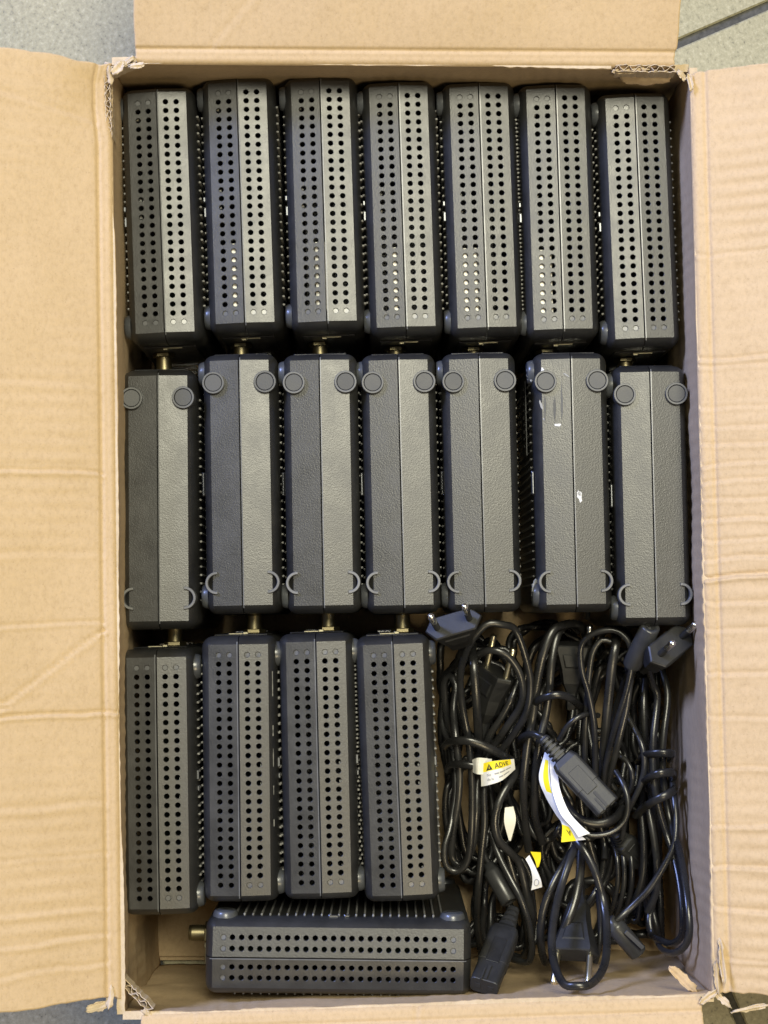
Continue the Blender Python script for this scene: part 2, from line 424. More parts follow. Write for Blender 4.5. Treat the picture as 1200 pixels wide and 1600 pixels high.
for a in ((213, 102, .193, .0050, .0016, 3, .1), (184, 106, .192, .0050, .0030, 5, .8), (197, 96, .190, .0060, .0016, 6, .5), (172, 118, .190, .0018, .0060, 8, .1),
          (1066, 117, .190, .0040, .0018, 9, -.8), (1078, 128, .191, .0016, .0060, 10, .1), (985, 110, .187, .0110, .0014, 12, .05),
          (155, 1573, .190, .0080, .0028, 13, .25), (172, 1558, .191, .0022, .0075, 14, -.1),
          (232, 1586, .189, .0050, .0016, 16, -.6), (1108, 1556, .191, .0070, .0018, 18, .55),
          (1131, 1564, .191, .0060, .0016, 19, -.75), (1121, 1530, .192, .0016, .0120, 20, .12), (1128, 1500, .193, .0012, .0140, 24, .05), (1172, 1576, .194, .0120, .0014, 22, .12)):
    scrap(*a[:6], rot=a[6], tilt=(random.uniform(-.3, .3), random.uniform(-.3, .3)))
# flattened strip of tape and liner in the near right corner
scrap(1068, 1530, .178, .0110, .0030, 31, rot=-.75, name='folded_liner', m=M_CARD, amp=.0012)
# ragged torn liner on the far wall
scrap(1010, 122, .176, .017, .0035, 33, rot=.02, tilt=(0, 1.4), name='torn_liner', m=M_CARD, amp=.001)

# ------------------------------------------------------------------ cable modem
W_, L_, H_ = .0425, .1478, .150
X0, RR, ALPHA = .00022, .0046, math.tan(R(6.0))
A1 = R(46); RB = RR/(1-math.cos(A1))   # edge rounding: an arc that stops short of the facet, leaving a crease
mm = .001
def half_shell(sign):
    """one half of the clamshell: rounded sides, pitched top with drilled vent holes, pitched bottom"""
    m_ = MB(); xf, yf = W_/2-RR, L_/2-RR; CR = .0062
    def path(ins):
        r_ = max(CR-ins, .00003); hx, hy = W_/2-ins, L_/2-ins
        pts = [(X0, -hy)]
        for k in range(7):
            a = -math.pi/2+k/6*math.pi/2; pts.append((hx-r_+r_*math.cos(a), -hy+r_+r_*math.sin(a)))
        for k in range(7):
            a = k/6*math.pi/2; pts.append((hx-r_+r_*math.cos(a), hy-r_+r_*math.sin(a)))
        pts.append((X0, hy)); return pts
    rings = []
    nb = 6
    for k in range(nb+1):
        a = A1*(1-k/nb); ins = RB*(1-math.cos(a))
        rings.append([(x, y, RB*(math.sin(A1)-math.sin(a))+ALPHA*min(x, xf)) for x, y in path(ins)])
    for k in range(nb+1):
        a = A1*k/nb; ins = RB*(1-math.cos(a))
        rings.append([(x, y, H_-RB*(math.sin(A1)-math.sin(a))-ALPHA*min(x, xf)) for x, y in path(ins)])
    S = lambda p: Vector((p[0]*sign, p[1], p[2]))
    def addf(Vv, F, mi=0, sm=False):
        Vv = [S(p) for p in Vv]
        if sign < 0: F = [tuple(reversed(f)) for f in F]
        m_.add(Vv, F, mi, sm)
    n = len(rings[0]); Vv = [p for r_ in rings for p in r_]; F = []
    for i in range(len(rings)-1):
        for j in range(n-1): F.append((i*n+j, i*n+j+1, (i+1)*n+j+1, (i+1)*n+j))
    addf(Vv, F, 0, True)
    zt = lambda x: H_-ALPHA*x; zb = lambda x: ALPHA*x
    c = .00035
    # bottom facet + seam chamfer
    addf([(X0+c, -yf, zb(X0+c)), (xf, -yf, zb(xf)), (xf, yf, zb(xf)), (X0+c, yf, zb(X0+c))], [(0, 3, 2, 1)])
    addf([(X0, -yf, c), (X0+c, -yf, zb(X0+c)), (X0+c, yf, zb(X0+c)), (X0, yf, c), (X0, -yf, .003), (X0, yf, .003)], [(0, 1, 2, 3)[::-1], (0, 3, 5, 4)[::-1]])
    # top seam chamfer
    addf([(X0, -yf, H_-c), (X0+c, -yf, zt(X0+c)), (X0+c, yf, zt(X0+c)), (X0, yf, H_-c), (X0, -yf, H_-.003), (X0, yf, H_-.003)], [(0, 1, 2, 3), (0, 3, 5, 4)])
    if sign > 0:   # smooth tongue of the joint, standing a hair proud of the pitched face
        for z0, sg in ((H_, 1), (0, -1)):
            xa, xb = X0, X0+.00062
            q_ = [(xa, -yf-.0015, z0-sg*.0006), (xb, -yf-.0015, z0-sg*.0006), (xa, -yf, z0+sg*.00004), (xb, -yf, z0+sg*.00004), (xa, yf, z0+sg*.00004), (xb, yf, z0+sg*.00004), (xa, yf+.0015, z0-sg*.0006), (xb, yf+.0015, z0-sg*.0006), (xb, -yf, z0-sg*.0004), (xb, yf, z0-sg*.0004)]
            F_ = [(0, 1, 3, 2), (2, 3, 5, 4), (4, 5, 7, 6), (3, 8, 9, 5)]
            addf(q_, F_ if sg > 0 else [tuple(reversed(f)) for f in F_], 1)
    # top facet with holes
    pitch = .00508; rows = [(-12.5+k)*pitch for k in range(26)]
    xs = [(.002, .008), (.008, .014)]
    y0, y1 = rows[0]-pitch/2, rows[-1]+pitch/2
    def q(xa, xb, ya, yb):
        addf([(xa, ya, zt(xa)), (xb, ya, zt(xb)), (xb, yb, zt(xb)), (xa, yb, zt(xa))], [(0, 1, 2, 3)])
    q(X0+c, xf, -yf, y0); q(X0+c, xf, y1, yf); q(X0+c, .002, y0, y1); q(.014, xf, y0, y1)
    NS = 16; hr = .00142
    for ri, yc in enumerate(rows):
        for (xa, xb) in xs:
            xc = (xa+xb)/2
            blocked = ri == 0 or (ri == 25 and sign < 0)
            sq = []; h0 = []; h1 = []; h2 = []
            for k in range(NS):
                a = 2*math.pi*k/NS; ca, sa = math.cos(a), math.sin(a)
                t = min((.003/abs(ca)) if abs(ca) > 1e-6 else 9, (pitch/2/abs(sa)) if abs(sa) > 1e-6 else 9)
                x, y = xc+t*ca, yc+t*sa; sq.append((x, y, zt(x)))
                x, y = xc+(hr+.00022)*ca, yc+(hr+.00022)*sa; h0.append((x, y, zt(x)))
                x, y = xc+hr*ca, yc+hr*sa; h1.append((x, y, zt(x)-.00022))
                dep = .0006 if blocked else .0022
                h2.append((x, y, zt(x)-dep))
            # corners of the cell
            cor = [(xb, yc-pitch/2), (xb, yc+pitch/2), (xa, yc+pitch/2), (xa, yc-pitch/2)]
            allv = sq+h0+h1+h2+[(x, y, zt(x)) for x, y in cor]
            F = []
            for k in range(NS):
                k2 = (k+1) % NS
                F.append((NS+k, k, k2, NS+k2))
                F.append((2*NS+k, NS+k, NS+k2, 2*NS+k2)); F.append((3*NS+k, 2*NS+k, 2*NS+k2, 3*NS+k2))
                p, p2 = sq[k], sq[k2]
                for ci, (x, y) in enumerate(cor):   # corner triangle between two sides of the cell
                    onx = abs(p[0]-x) < 1e-7 or abs(p2[0]-x) < 1e-7; ony = abs(p[1]-y) < 1e-7 or abs(p2[1]-y) < 1e-7
                    if onx and ony and not (abs(p[0]-p2[0]) < 1e-7 or abs(p[1]-p2[1]) < 1e-7):
                        F.append((k, 4*NS+ci, k2))
            addf(allv, F, 0, False)
            if blocked: addf(h2, [tuple(range(NS))], 1)
    return m_.mesh('shell_half', [M_SHELL, M_SMOOTH])
ME = {}
ME['shell_l'], ME['shell_r'] = half_shell(-1), half_shell(1)
ZTOP = lambda x: H_-ALPHA*abs(x)
# rubber feet on the side face
mb = MB(); Mx = Matrix.Rotation(-math.pi/2, 4, 'Y')
mb.lathe([(0, .0028), (.0040, .0028), (.0044, .0024), (.0050, .0024), (.0054, .0028), (.0061, .0025), (.0066, .0017), (.0070, .0006), (.0072, -.001)], Mx, 28)
ME['side_foot'] = mb.mesh('side_foot', M_SIDEFOOT)
# pads on the underside
mb = MB()
mb.lathe([(.0063, .009), (.0063, -.0008), (.0061, -.0012), (.0052, -.0012), (.0050, -.0009), (.0050, .0004)], None, 40, smooth=False)
ME['pad_ring'] = mb.mesh('pad_ring', M_RING)
mb = MB(); mb.lathe([(.0050, .0012), (.0049, -.0005), (.0046, -.0009), (.0, -.0009)], None, 36, smooth=False); ME['foot_pad'] = mb.mesh('foot_pad', M_FOOT)
mb = MB(); pr = [(.0063, .009), (.0063, -.0010), (.0061, -.0014), (.0050, -.0014), (.0047, -.0010), (.0047, .009)]
for s_ in (0,):
    mb.lathe(pr, None, 24, smooth=False, a0=-R(94), a1=R(94))
    for a in (-R(94), R(94)):
        mb.add([(r_*math.cos(a), r_*math.sin(a), z) for r_, z in pr], [tuple(range(len(pr)))])
ME['crescent'] = mb.mesh('foot_socket', M_SOCKET)
# coax connector
mb = MB(); My = Matrix.Rotation(math.pi/2, 4, 'X')
pr = [(.0046, 0), (.0046, .0018)]
for k in range(9): pr += [(.0047, .0022+k*.0010), (.0043, .0027+k*.0010)]
pr += [(.0043, .0118), (.0040, .0122), (.0034, .0122), (.0034, .004), (0, .004)]
mb.lathe(pr, My, 22); ME['coax_connector'] = mb.mesh('coax_connector', M_BRASS)
mb = MB(); mb.lathe([(.0044, .0004), (.0062, .0004), (.0066, .0009), (.0066, .0026), (.0062, .0030), (.0044, .0030)], My, 6, smooth=False)
ME['nut'] = mb.mesh('nut', M_BRASS)
mb = MB(); mb.box((.0025, -.0006, 0), (.0085, .0020, .0009), ch=.0003); mb.box((-.0030, -.0010, -.0008), (.0030, .0024, .0014), ch=.0003); ME['metal_tab'] = mb.mesh('metal_tab', M_GOLD)
mb = MB(); mb.box((0, 0, 0), (.030, .0010, .118), ch=.0004); ME['rear_panel'] = mb.mesh('rear_panel', M_DARK)
mb = MB()
for zz in (.035, .055):
    mb.box((0, -.0006, zz-.075), (.0165, .0016, .0014)); mb.box((0, -.0006, zz-.075+.0135), (.0165, .0016, .0014))
    mb.box((-.0082, -.0006, zz-.068), (.0013, .0016, .0145)); mb.box((.0082, -.0006, zz-.068), (.0013, .0016, .0145))
ME['network_port'] = mb.mesh('network_port', M_STEEL)
# side grille rib, badge
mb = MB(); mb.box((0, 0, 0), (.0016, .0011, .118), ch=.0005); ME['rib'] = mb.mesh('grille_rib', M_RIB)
ribs = [(-12+k)*.0048 for k in range(25)]
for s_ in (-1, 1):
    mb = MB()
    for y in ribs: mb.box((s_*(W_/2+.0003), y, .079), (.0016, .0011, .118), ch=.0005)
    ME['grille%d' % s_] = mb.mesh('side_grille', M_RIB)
mb = MB(); mb.box((0, 0, 0), (.0018, .0135, .0018), ch=.0007); ME['badge'] = mb.mesh('trim_bar', M_TRIM)
mb = MB(); mb.box((.0004, .0045, 0), (.0018, .0034, .0016), ch=.0005); mb.box((.0008, -.0030, 0), (.0020, .0056, .0010), ch=.0004); ME['clip'] = mb.mesh('side_clip', M_TRIM)
# board with pale parts inside
mb = MB(); mb.box((.0005, 0, .070), (.0016, .128, .125)); ME['board'] = mb.mesh('circuit_board', M_PCB)
mb = MB(); mb.box((-.0052, -.0430, .1405), (.0062, .0400, .012), ch=.0008); ME['shield'] = mb.mesh('shield_can', M_PALE)
mb = MB(); mb.box((0, 0, 0), (.0018, .0014, .007), ch=.0003)
ME['lamp'] = mb.mesh('indicator_lamp', M_PALE)

FLOORZ = .0085
def modem(top, bottom, rowkind, label, seed, own_ribs=(), T=None, shield=None):
    r_ = random.Random(seed)
    T = FLOORZ+H_ if T is None else T
    a, b = at(top[0], top[1], T), at(bottom[0], bottom[1], T)
    c = (a+b)/2; d = a-b; ang = math.atan2(d.y, d.x)-math.pi/2
    tx, ty = R(r_.uniform(-.35, .35)), R(r_.uniform(-.3, .3))
    if rowkind == 'top': rot, z = (tx, ty, ang), T-H_
    elif rowkind == 'turned': rot, z = (tx, ty, ang+math.pi), T-H_
    elif rowkind == 'inverted': rot, z = (math.pi+tx, ty, ang), T
    e = empty('cable_modem', (c.x, c.y, z), rot)
    tag(e, label, 'modem', 'black modems packed upright in the box')
    link('shell_half', ME['shell_l'], e); link('shell_half', ME['shell_r'], e)
    up = rowkind != 'inverted'
    for y in (-.0635, .0635):
        for zz in (.0135, H_-.0135):
            o = link('side_foot', ME['side_foot'], e); o.location = (-W_/2, y, zz); o.rotation_euler = (r_.uniform(0, 6), 0, 0)
    if not up:
        for x in (-.0146, .0146):
            o = link('foot_pad', ME['foot_pad'], e); o.location = (x, -.0565, ALPHA*abs(x)-.0016); rg = link('pad_ring', ME['pad_ring'], o)
            o = link('foot_socket', ME['crescent'], e); o.location = (x, .0565, ALPHA*abs(x)-.0002); o.rotation_euler = (0, 0, 0 if x > 0 else math.pi)
    else:
        link('circuit_board', ME['board'], e)
        if rowkind == 'top' and shield is not None: o = link('shield_can', ME['shield'], e); o.scale = (shield[1], 1, 1); o.location = (shield[0]+.0052*shield[1], 0, 0)
        for y in (.0555, .0085, -.0015): o = link('indicator_lamp', ME['lamp'], e); o.location = (-.0122, y, .1405)
    o = link('rear_panel', ME['rear_panel'], e); o.location = (0, -L_/2-.0004, .072); p = link('network_port', ME['network_port'], o)
    o = link('coax_connector', ME['coax_connector'], e); o.location = (-.0060, -L_/2-.0006, H_-.040); link('nut', ME['nut'], o)
    o = link('metal_tab', ME['metal_tab'], e); o.location = (.0005, -L_/2, H_-.021)
    o = link('trim_bar', ME['badge'], e); o.location = (-W_/2-.0008, 0, .0100)
    o = link('side_clip', ME['clip'], e); o.location = (-W_/2-.0008, 0, H_-.0105)
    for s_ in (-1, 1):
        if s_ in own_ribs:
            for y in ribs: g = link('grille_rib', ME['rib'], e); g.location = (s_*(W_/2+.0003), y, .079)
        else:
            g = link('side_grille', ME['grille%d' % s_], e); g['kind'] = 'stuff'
    return e
ORD = ['leftmost', 'second from left', 'third from left', 'fourth from left', 'fifth from left', 'sixth from left', 'rightmost']
row1 = [((244, 139), (258, 527)), ((371, 125), (384, 506)), ((499, 124), (511, 507)), ((622, 128), (635, 511)), ((746, 130), (760, 511)), ((868.5, 134), (881.5, 513)), ((990, 150), (1006.6, 527))]
row2 = [((245.6, 588), (248, 969)), ((373, 565), (379.5, 943)), ((499, 565), (505.5, 943)), ((622, 566), (631, 941)), ((748, 566), (757.5, 938)), ((892, 566), (901, 938)), ((1016, 588), (1025, 957))]
row3 = [((242.6, 1025), (248, 1424)), ((373, 1003), (377, 1403)), ((493, 1003), (502.5, 1400)), ((615.5, 1003), (631, 1398))]
DEV = {}
for i, (a, b) in enumerate(row1):
    DEV[1, i] = modem(a, b, 'top', 'black modem with drilled vent holes, %s in the far row at the top' % ORD[i], 100+i, shield=(None, (-.0052, 1), (-.0014, 1.45), (-.0050, .9), (-.0082, 1.5), (-.0092, 1.3), None)[i])
for i, (a, b) in enumerate(row2):
    x = {5: 'scuffed black modem with white smear and round pads, %s in the middle row'}.get(i, 'black modem standing bottom up with two round pads, %s in the middle row')
    DEV[2, i] = modem(a, b, 'inverted', x % ORD[i], 200+i, own_ribs={0: (1,), 5: (-1,)}.get(i, ()))
for i, (a, b) in enumerate(row3):
    nm = ORD[i] if i < 3 else 'next to the cords'
    DEV[3, i] = modem(a, b, 'turned', 'black modem with drilled vent holes, %s in the third row of four' % nm, 300+i, own_ribs={0: (-1,)}.get(i, ()), T=FLOORZ+H_+.003)
# the one lying crosswise: its left end carries the connector
DEV[4, 0] = modem((718, 1502), (336, 1497.5), 'top', 'black modem set crosswise below the third row, by the near wall', 400, own_ribs=(-1,), T=FLOORZ+H_+.003)

# marks of wear on single modems
def patch(px, py, z, sx, sy, seed, m, name, dev, rot=0, dz=.0003):
    """thin uneven smear lying on a modem's upper face (as a child of it)"""
    r_ = random.Random(seed); n = 14; c = at(px, py, z); m_ = MB()
    ring = []
    for k in range(n):
        a = 2*math.pi*k/n; q = r_.uniform(.6, 1.1); x, y = sx*q*math.cos(a), sy*q*math.sin(a)
        ring.append(c+Vector((x*math.cos(rot)-y*math.sin(rot), x*math.sin(rot)+y*math.cos(rot), dz)))
    inv = (Matrix.LocRotScale(dev.location, dev.rotation_euler, None)).inverted()
    P3 = []
    for p in ring:
        q = inv@p; up = dev.rotation_euler[0] < 1
        q.z = (ZTOP(q.x)+dz) if up else (ALPHA*abs(q.x)-dz)
        P3.append(q)
    P4 = [q-Vector((0, 0, dz*2 if up else -dz*2)) for q in P3]
    m_.loft([P4, P3], 0, False); return m_.build(name, m, dev)
d6 = DEV[2, 5]
TT = FLOORZ+H_
patch(906, 776, TT, .0016, .0036, 1, M_SCUFF, 'scuff', d6, .15)
patch(905, 771, TT, .0012, .0020, 9, M_SCUFF, 'scuff', d6, .5)
for k, (x, y, sx, sy) in enumerate(((867, 640, .0008, .0080), (872, 664, .0022, .0010), (878, 625, .0006, .0130), (852, 640, .0007, .0090))):
    patch(x, y, TT, sx, sy, 20+k, M_FOOT if k != 1 else M_SCUFF, 'smear', d6)
for k, (x, y, sx, sy) in enumerate(((848, 578, .0010, .0018), (846, 632, .0008, .0030), (851, 655, .0006, .0014), (885, 586, .0005, .0022))):
    patch(x, y, TT, sx, sy, 40+k, M_EDGEWEAR if k else M_SCUFF, 'scuff', d6, .3*k)
d = DEV[3, 1]
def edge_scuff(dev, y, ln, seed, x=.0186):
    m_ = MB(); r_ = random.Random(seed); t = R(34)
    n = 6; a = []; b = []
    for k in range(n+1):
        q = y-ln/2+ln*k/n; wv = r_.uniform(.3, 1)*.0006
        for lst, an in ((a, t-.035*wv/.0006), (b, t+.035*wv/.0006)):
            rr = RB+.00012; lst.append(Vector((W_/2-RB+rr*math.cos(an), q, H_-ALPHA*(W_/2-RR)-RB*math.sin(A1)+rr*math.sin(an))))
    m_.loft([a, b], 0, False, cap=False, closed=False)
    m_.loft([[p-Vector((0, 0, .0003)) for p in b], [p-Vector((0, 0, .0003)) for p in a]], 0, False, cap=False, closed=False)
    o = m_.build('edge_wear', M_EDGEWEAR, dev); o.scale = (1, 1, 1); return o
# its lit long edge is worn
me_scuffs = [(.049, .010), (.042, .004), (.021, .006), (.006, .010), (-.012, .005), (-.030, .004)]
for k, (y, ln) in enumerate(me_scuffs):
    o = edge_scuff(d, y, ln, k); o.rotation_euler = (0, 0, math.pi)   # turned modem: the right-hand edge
# printed label on the side of the scuffed modem
mb = MB(); mb.box((0, 0, 0), (.0006, .0440, .026)); lab = mb.build('rating_label', M_FOOT, d6); lab.location = (-W_/2-.0016, -.040, .048)
mb = MB()
for k in range(9): mb.box((-.0005, -.018+k*.0042, .002), (.0003, random.choice((.0008, .0014, .002)), .012))
mb.build('print', M_INK_SHADE, lab)
for (px, py, s_) in ((831, 582, 40), (838, 922, 41)):
    o = scrap(px, py, .149, .0032, .0062, s_, name='tape_scrap', m=M_TAPE, amp=.0022, parent=d6)
    o.matrix_parent_inverse = Matrix.LocRotScale(d6.location, d6.rotation_euler, None).inverted()

# ------------------------------------------------------------------ power cords
def spline(pts, step=.0022):
    p = [Vector(q) for q in pts]; p = [p[0]*2-p[1]]+p+[p[-1]*2-p[-2]]; out = []
    for i in range(1, len(p)-2):
        a, b, c, d_ = p[i-1:i+3]; n = max(2, int((c-b).length/step))
        for k in range(n):
            t = k/n
            out.append(.5*((2*b)+(c-a)*t+(2*a-5*b+4*c-d_)*t*t+(3*b-a-3*c+d_)*t**3))
    out.append(p[-2]); return out
def tube(pts, rx, ry, seg=12, step=.0022, flat_up=True):
    c = spline(pts, step); m_ = MB(); rings = []
    T0 = (c[1]-c[0]).normalized(); up = Vector((0, 0, 1))
    x = up.cross(T0); x = x.normalized() if x.length > 1e-4 else Vector((1, 0, 0))
    for i, q in enumerate(c):
        t = (c[min(i+1, len(c)-1)]-c[max(i-1, 0)]).normalized()
        x = (x-t*x.dot(t)).normalized()
        if flat_up:
            w_ = up.cross(t)
            if w_.length > .3:
                w_.normalize()
                if w_.dot(x) < 0: w_ = -w_
                x = (x*.7+w_*.3); x = (x-t*x.dot(t)).normalized()
        y = t.cross(x)
        ring = []
        for k in range(seg):
            a = 2*math.pi*k/seg; ca, sa = math.cos(a), math.sin(a)
            ring.append(q+x*(rx*math.copysign(abs(ca)**.75, ca))+y*(ry*math.copysign(abs(sa)**.9, sa)))
        rings.append(ring)
    m_.loft(rings, 0, True); return m_
def inside(p):
    """keep a cord point clear of the box walls and the modems around the cords"""
    p = Vector(p); m_ = .0055
    if p.z < .186:
        p.x = min(p.x, CTR.x+(CBR.x-CTR.x)*(CTR.y-p.y)/(CTR.y-CBR.y)-m_)
        p.y = max(p.y, CBL.y+(CBR.y-CBL.y)*(p.x-CBL.x)/(CBR.x-CBL.x)+m_-.004*(p.z < .12))
    if p.z < .148:
        p.x = max(p.x, .0355 if p.y > -.222 else .0505); p.y = min(p.y, -.0635)
    return p
class Cord:
    def __init__(s, name, base, label):
        s.base = at(base[0], base[1], .008); s.e = empty(name, s.base); tag(s.e, label, 'power cord', 'loose power cords beside the modems')
    def fin(s, m_, name, mats, parent=None):
        o = m_.build(name, mats, parent if parent is not None else s.e)
        if parent is None or True:
            off = -s.base
            o.data.transform(Matrix.Translation(off))
        return o
    def wire(s, pts, rx=.0027, ry=.0019, up=True):
        rx *= .77; ry *= .82
        return s.fin(tube([inside(at(*p)) for p in pts], rx, ry, flat_up=up), 'wire', M_CABLE)
    def coil(s, cx, cy, ax, ay, z, turns, seed, rot=0):
        r_ = random.Random(seed); pts = []
        n = 14*turns
        for k in range(n+1):
            a = 2*math.pi*k/14+r_.uniform(-.1, .1); q = 1+r_.uniform(-.16, .12)
            x, y = ax*q*math.cos(a), ay*q*math.sin(a)*(1+.1*math.sin(a))
            pts.append((cx+x*math.cos(rot)-y*math.sin(rot), cy+x*math.sin(rot)+y*math.cos(rot), min(z, .046)+.005*(k/14)+r_.uniform(-.003, .003)))
        return s.wire(pts)
    def plug(s, back, face, wdir, W=.0335, T=.0135, tail=.0065, pin=.019, label=None, gold=False):
        """flat two-pin plug: hexagonal pin face at `face`, tapering back to the cord at `back`"""
        back, face = at(*back), at(*face); M = frame(back, face, wdir); Ln = (face-back).length; m_ = MB()
        def hexa(w_, t, z, k=.30):
            return [M@Vector(q) for q in ((-t/2, -w_*(.5-k*.5), z), (0-t*.0, -w_/2, z), (t/2, -w_*(.5-k*.5), z), (t/2, w_*(.5-k*.5), z), (0, w_/2, z), (-t/2, w_*(.5-k*.5), z))]
        sec = [(tail*.9, tail*.8, -.010), (tail, tail*.9, 0), (W*.50, T*.80, Ln*.22), (W*.62, T*.92, Ln*.5), (W*.86, T, Ln*.78), (W, T, Ln*.93), (W, T, Ln-.0007), (W-.0014, T-.0014, Ln)]
        m_.loft([hexa(*q) for q in sec], 0, False)
        # raised grip panel on both broad sides
        for sg in (-1, 1):
            m_.loft([[M@Vector((sg*(T*.5-.0002), y, z)) for y, z in ((-W*.16, Ln*.55), (W*.16, Ln*.55), (W*.24, Ln*.84), (-W*.24, Ln*.84))],
                     [M@Vector((sg*(T*.5+.0006), y, z)) for y, z in ((-W*.13, Ln*.58), (W*.13, Ln*.58), (W*.20, Ln*.81), (-W*.20, Ln*.81))]], 0, False)
        body = s.fin(m_, 'plug', M_PLUG)
        if label: body['label'] = label
        for sg in (-1, 1):
            Mp = M@Matrix.Translation((0, sg*.0094, Ln))@Matrix.Rotation(sg*R(-1.2), 4, 'X')
            m_ = MB(); m_.lathe([(.0019, -.001), (.0019, pin*.5)], Mp, 14, 1 if gold else 0); m_.lathe([(.0020, pin*.5), (.0020, pin-.0012), (.0014, pin-.0002), (0, pin)], Mp, 14, 1)
            s.fin(m_, 'pin', [M_PLUG, M_PIN if gold else M_STEEL], body)
        return body
    def socket(s, back, tip, wdir, W=.0155, T=.0095, ribs_=4, label=None):
        """figure-eight connector: ribbed strain relief, rounded body, black blocks for the shade of two slots on the face"""
        back, tip = at(*back), at(*tip); M = frame(back, tip, wdir); Ln = (tip-back).length; m_ = MB()
        def st(w_, t, z):
            pts = []; r_ = min(.0026, t*.46); h = max(w_/2-r_, .0002); g = max(t/2-r_, .0001)
            for cx, cy, a0 in ((1, -1, -90), (1, 1, 0), (-1, 1, 90), (-1, -1, 180)):
                for k in range(5):
                    a = R(a0+22.5*k); pts.append((cx*h+r_*math.cos(a), cy*g+r_*math.sin(a)))
            return [M@Vector((x, y, z)) for x, y in pts]
        sec = [(.0060, .0045, 0), (.0066, .0050, .001)]
        rl = Ln*.26
        for k in range(ribs_):
            z = .001+rl*(k+.2)/ribs_; w_ = .0072+.0042*k/ribs_
            sec += [(w_, .0066, z), (w_, .0066, z+rl/ribs_*.5), (w_-.0022, .0046, z+rl/ribs_*.52), (w_-.0022, .0046, z+rl/ribs_*.95)]
        sec += [(W*.86, T*.88, rl+.0025), (W, T, rl+.006), (W, T, Ln-.0165), (W*.955, T*.95, Ln-.0163), (W*.955, T*.95, Ln-.0005), (W*.92, T*.9, Ln)]
        m_.loft([st(*q) for q in sec], 0, False)
        for k in range(len(m_.sm)): m_.sm[k] = False
        body = s.fin(m_, 'socket', M_PLUG)
        if label: body['label'] = label
        m_ = MB(); m_.box((0, T*.5-.0001, Ln*.62), (W*.46, .0006, Ln*.30), M=M, ch=.0003); s.fin(m_, 'grip_panel', M_PLUG, body)
        m_ = MB(); m_.box((0, T*.46, Ln-.0060), (.0016, T*.16, .0105), M=M); m_.box((-.0022, T*.46, Ln-.0040), (.0010, T*.16, .0085), M=M); s.fin(m_, 'key_slot_shade', M_INK_SHADE, body)  # solid black blocks paint the shade of cut slots
        for sg in (-1, 1):
            m_ = MB(); m_.box((sg*.0036, 0, Ln-.0028), (.0030, .0030, .0062), M=M); s.fin(m_, 'contact_hole_shade', M_INK_SHADE, body)  # black block paints the shade inside an open hole
        return body
    def barrel(s, back, tip, r_=.0052, label=None):
        back, tip = at(*back), at(*tip); M = frame(back, tip); Ln = (tip-back).length; m_ = MB()
        m_.lathe([(0, 0), (r_*.62, 0), (r_*.66, .003), (r_*.95, .0045), (r_, .006), (r_, Ln-.0008), (r_-.0007, Ln), (r_*.55, Ln), (r_*.55, Ln-.006), (0, Ln-.006)], M, 24)
        o = s.fin(m_, 'barrel_end', M_BARREL)
        if label: o['label'] = label
        return o

# --- cord A: left bundle, plug on top
A = Cord('power_cord', (740, 1180), 'black cord bundle with upturned two-pin plug and yellow warning tag, nearest the third row')
A.plug((722, 1006, .126), (708, 974, .155), (.97, .24, 0), W=.0330, label='upturned two-pin plug')
A.wire([(723, 1010, .118), (714, 1036, .100), (690, 1060, .085), (680, 1095, .080), (690, 1135, .085), (706, 1170, .092), (712, 1230, .098), (704, 1290, .104), (693, 1325, .106), (697, 1352, .106), (713, 1362, .106), (730, 1345, .108), (737, 1290, .112), (737, 1210, .113), (731, 1150, .114), (722, 1100, .118),
        (720, 1050, .126), (735, 1005, .134), (760, 975, .137), (785, 968, .136), (806, 985, .132), (822, 1030, .128), (829, 1070, .124), (822, 1115, .120), (797, 1155, .112), (770, 1190, .106), (757, 1230, .110), (757, 1285, .110), (752, 1335, .108), (747, 1390, .104), (745, 1440, .092), (752, 1490, .075)])
A.wire([(742, 1030, .113), (752, 1021, .122), (770, 1016, .128), (792, 1024, .128), (810, 1048, .126), (817, 1078, .123), (812, 1105, .119), (790, 1138, .113), (766, 1175, .103), (748, 1215, .106), (744, 1270, .108), (739, 1320, .104), (722, 1352, .098), (706, 1340, .097), (708, 1300, .102), (716, 1250, .106), (718, 1205, .108), (712, 1150, .108), (709, 1110, .102), (712, 1070, .1), (703, 1056, .098), (694, 1068, .095), (697, 1110, .09), (704, 1150, .085)])
A.wire([(737, 1005, .112), (740, 1035, .122), (743, 1075, .122), (746, 1120, .117), (748, 1165, .108), (745, 1215, .102), (740, 1280, .098), (736, 1330, .09)], rx=.0034, ry=.0018)
A.wire([(810, 1062, .108), (800, 1090, .110), (783, 1122, .108), (764, 1152, .104), (752, 1190, .1)])
A.wire([(694, 1168, .090), (702, 1160, .112), (722, 1157, .123), (745, 1161, .124), (770, 1172, .122), (792, 1184, .116), (806, 1192, .098)], rx=.0032, ry=.0017)
A.wire([(700, 1205, .092), (704, 1196, .106), (720, 1194, .118), (742, 1197, .120), (768, 1202, .118), (790, 1206, .108), (800, 1208, .09)], rx=.0030, ry=.0019)
A.coil(748, 1165, 55, 180, .030, 3, 61)
A.coil(752, 1170, 48, 165, .062, 2, 62)
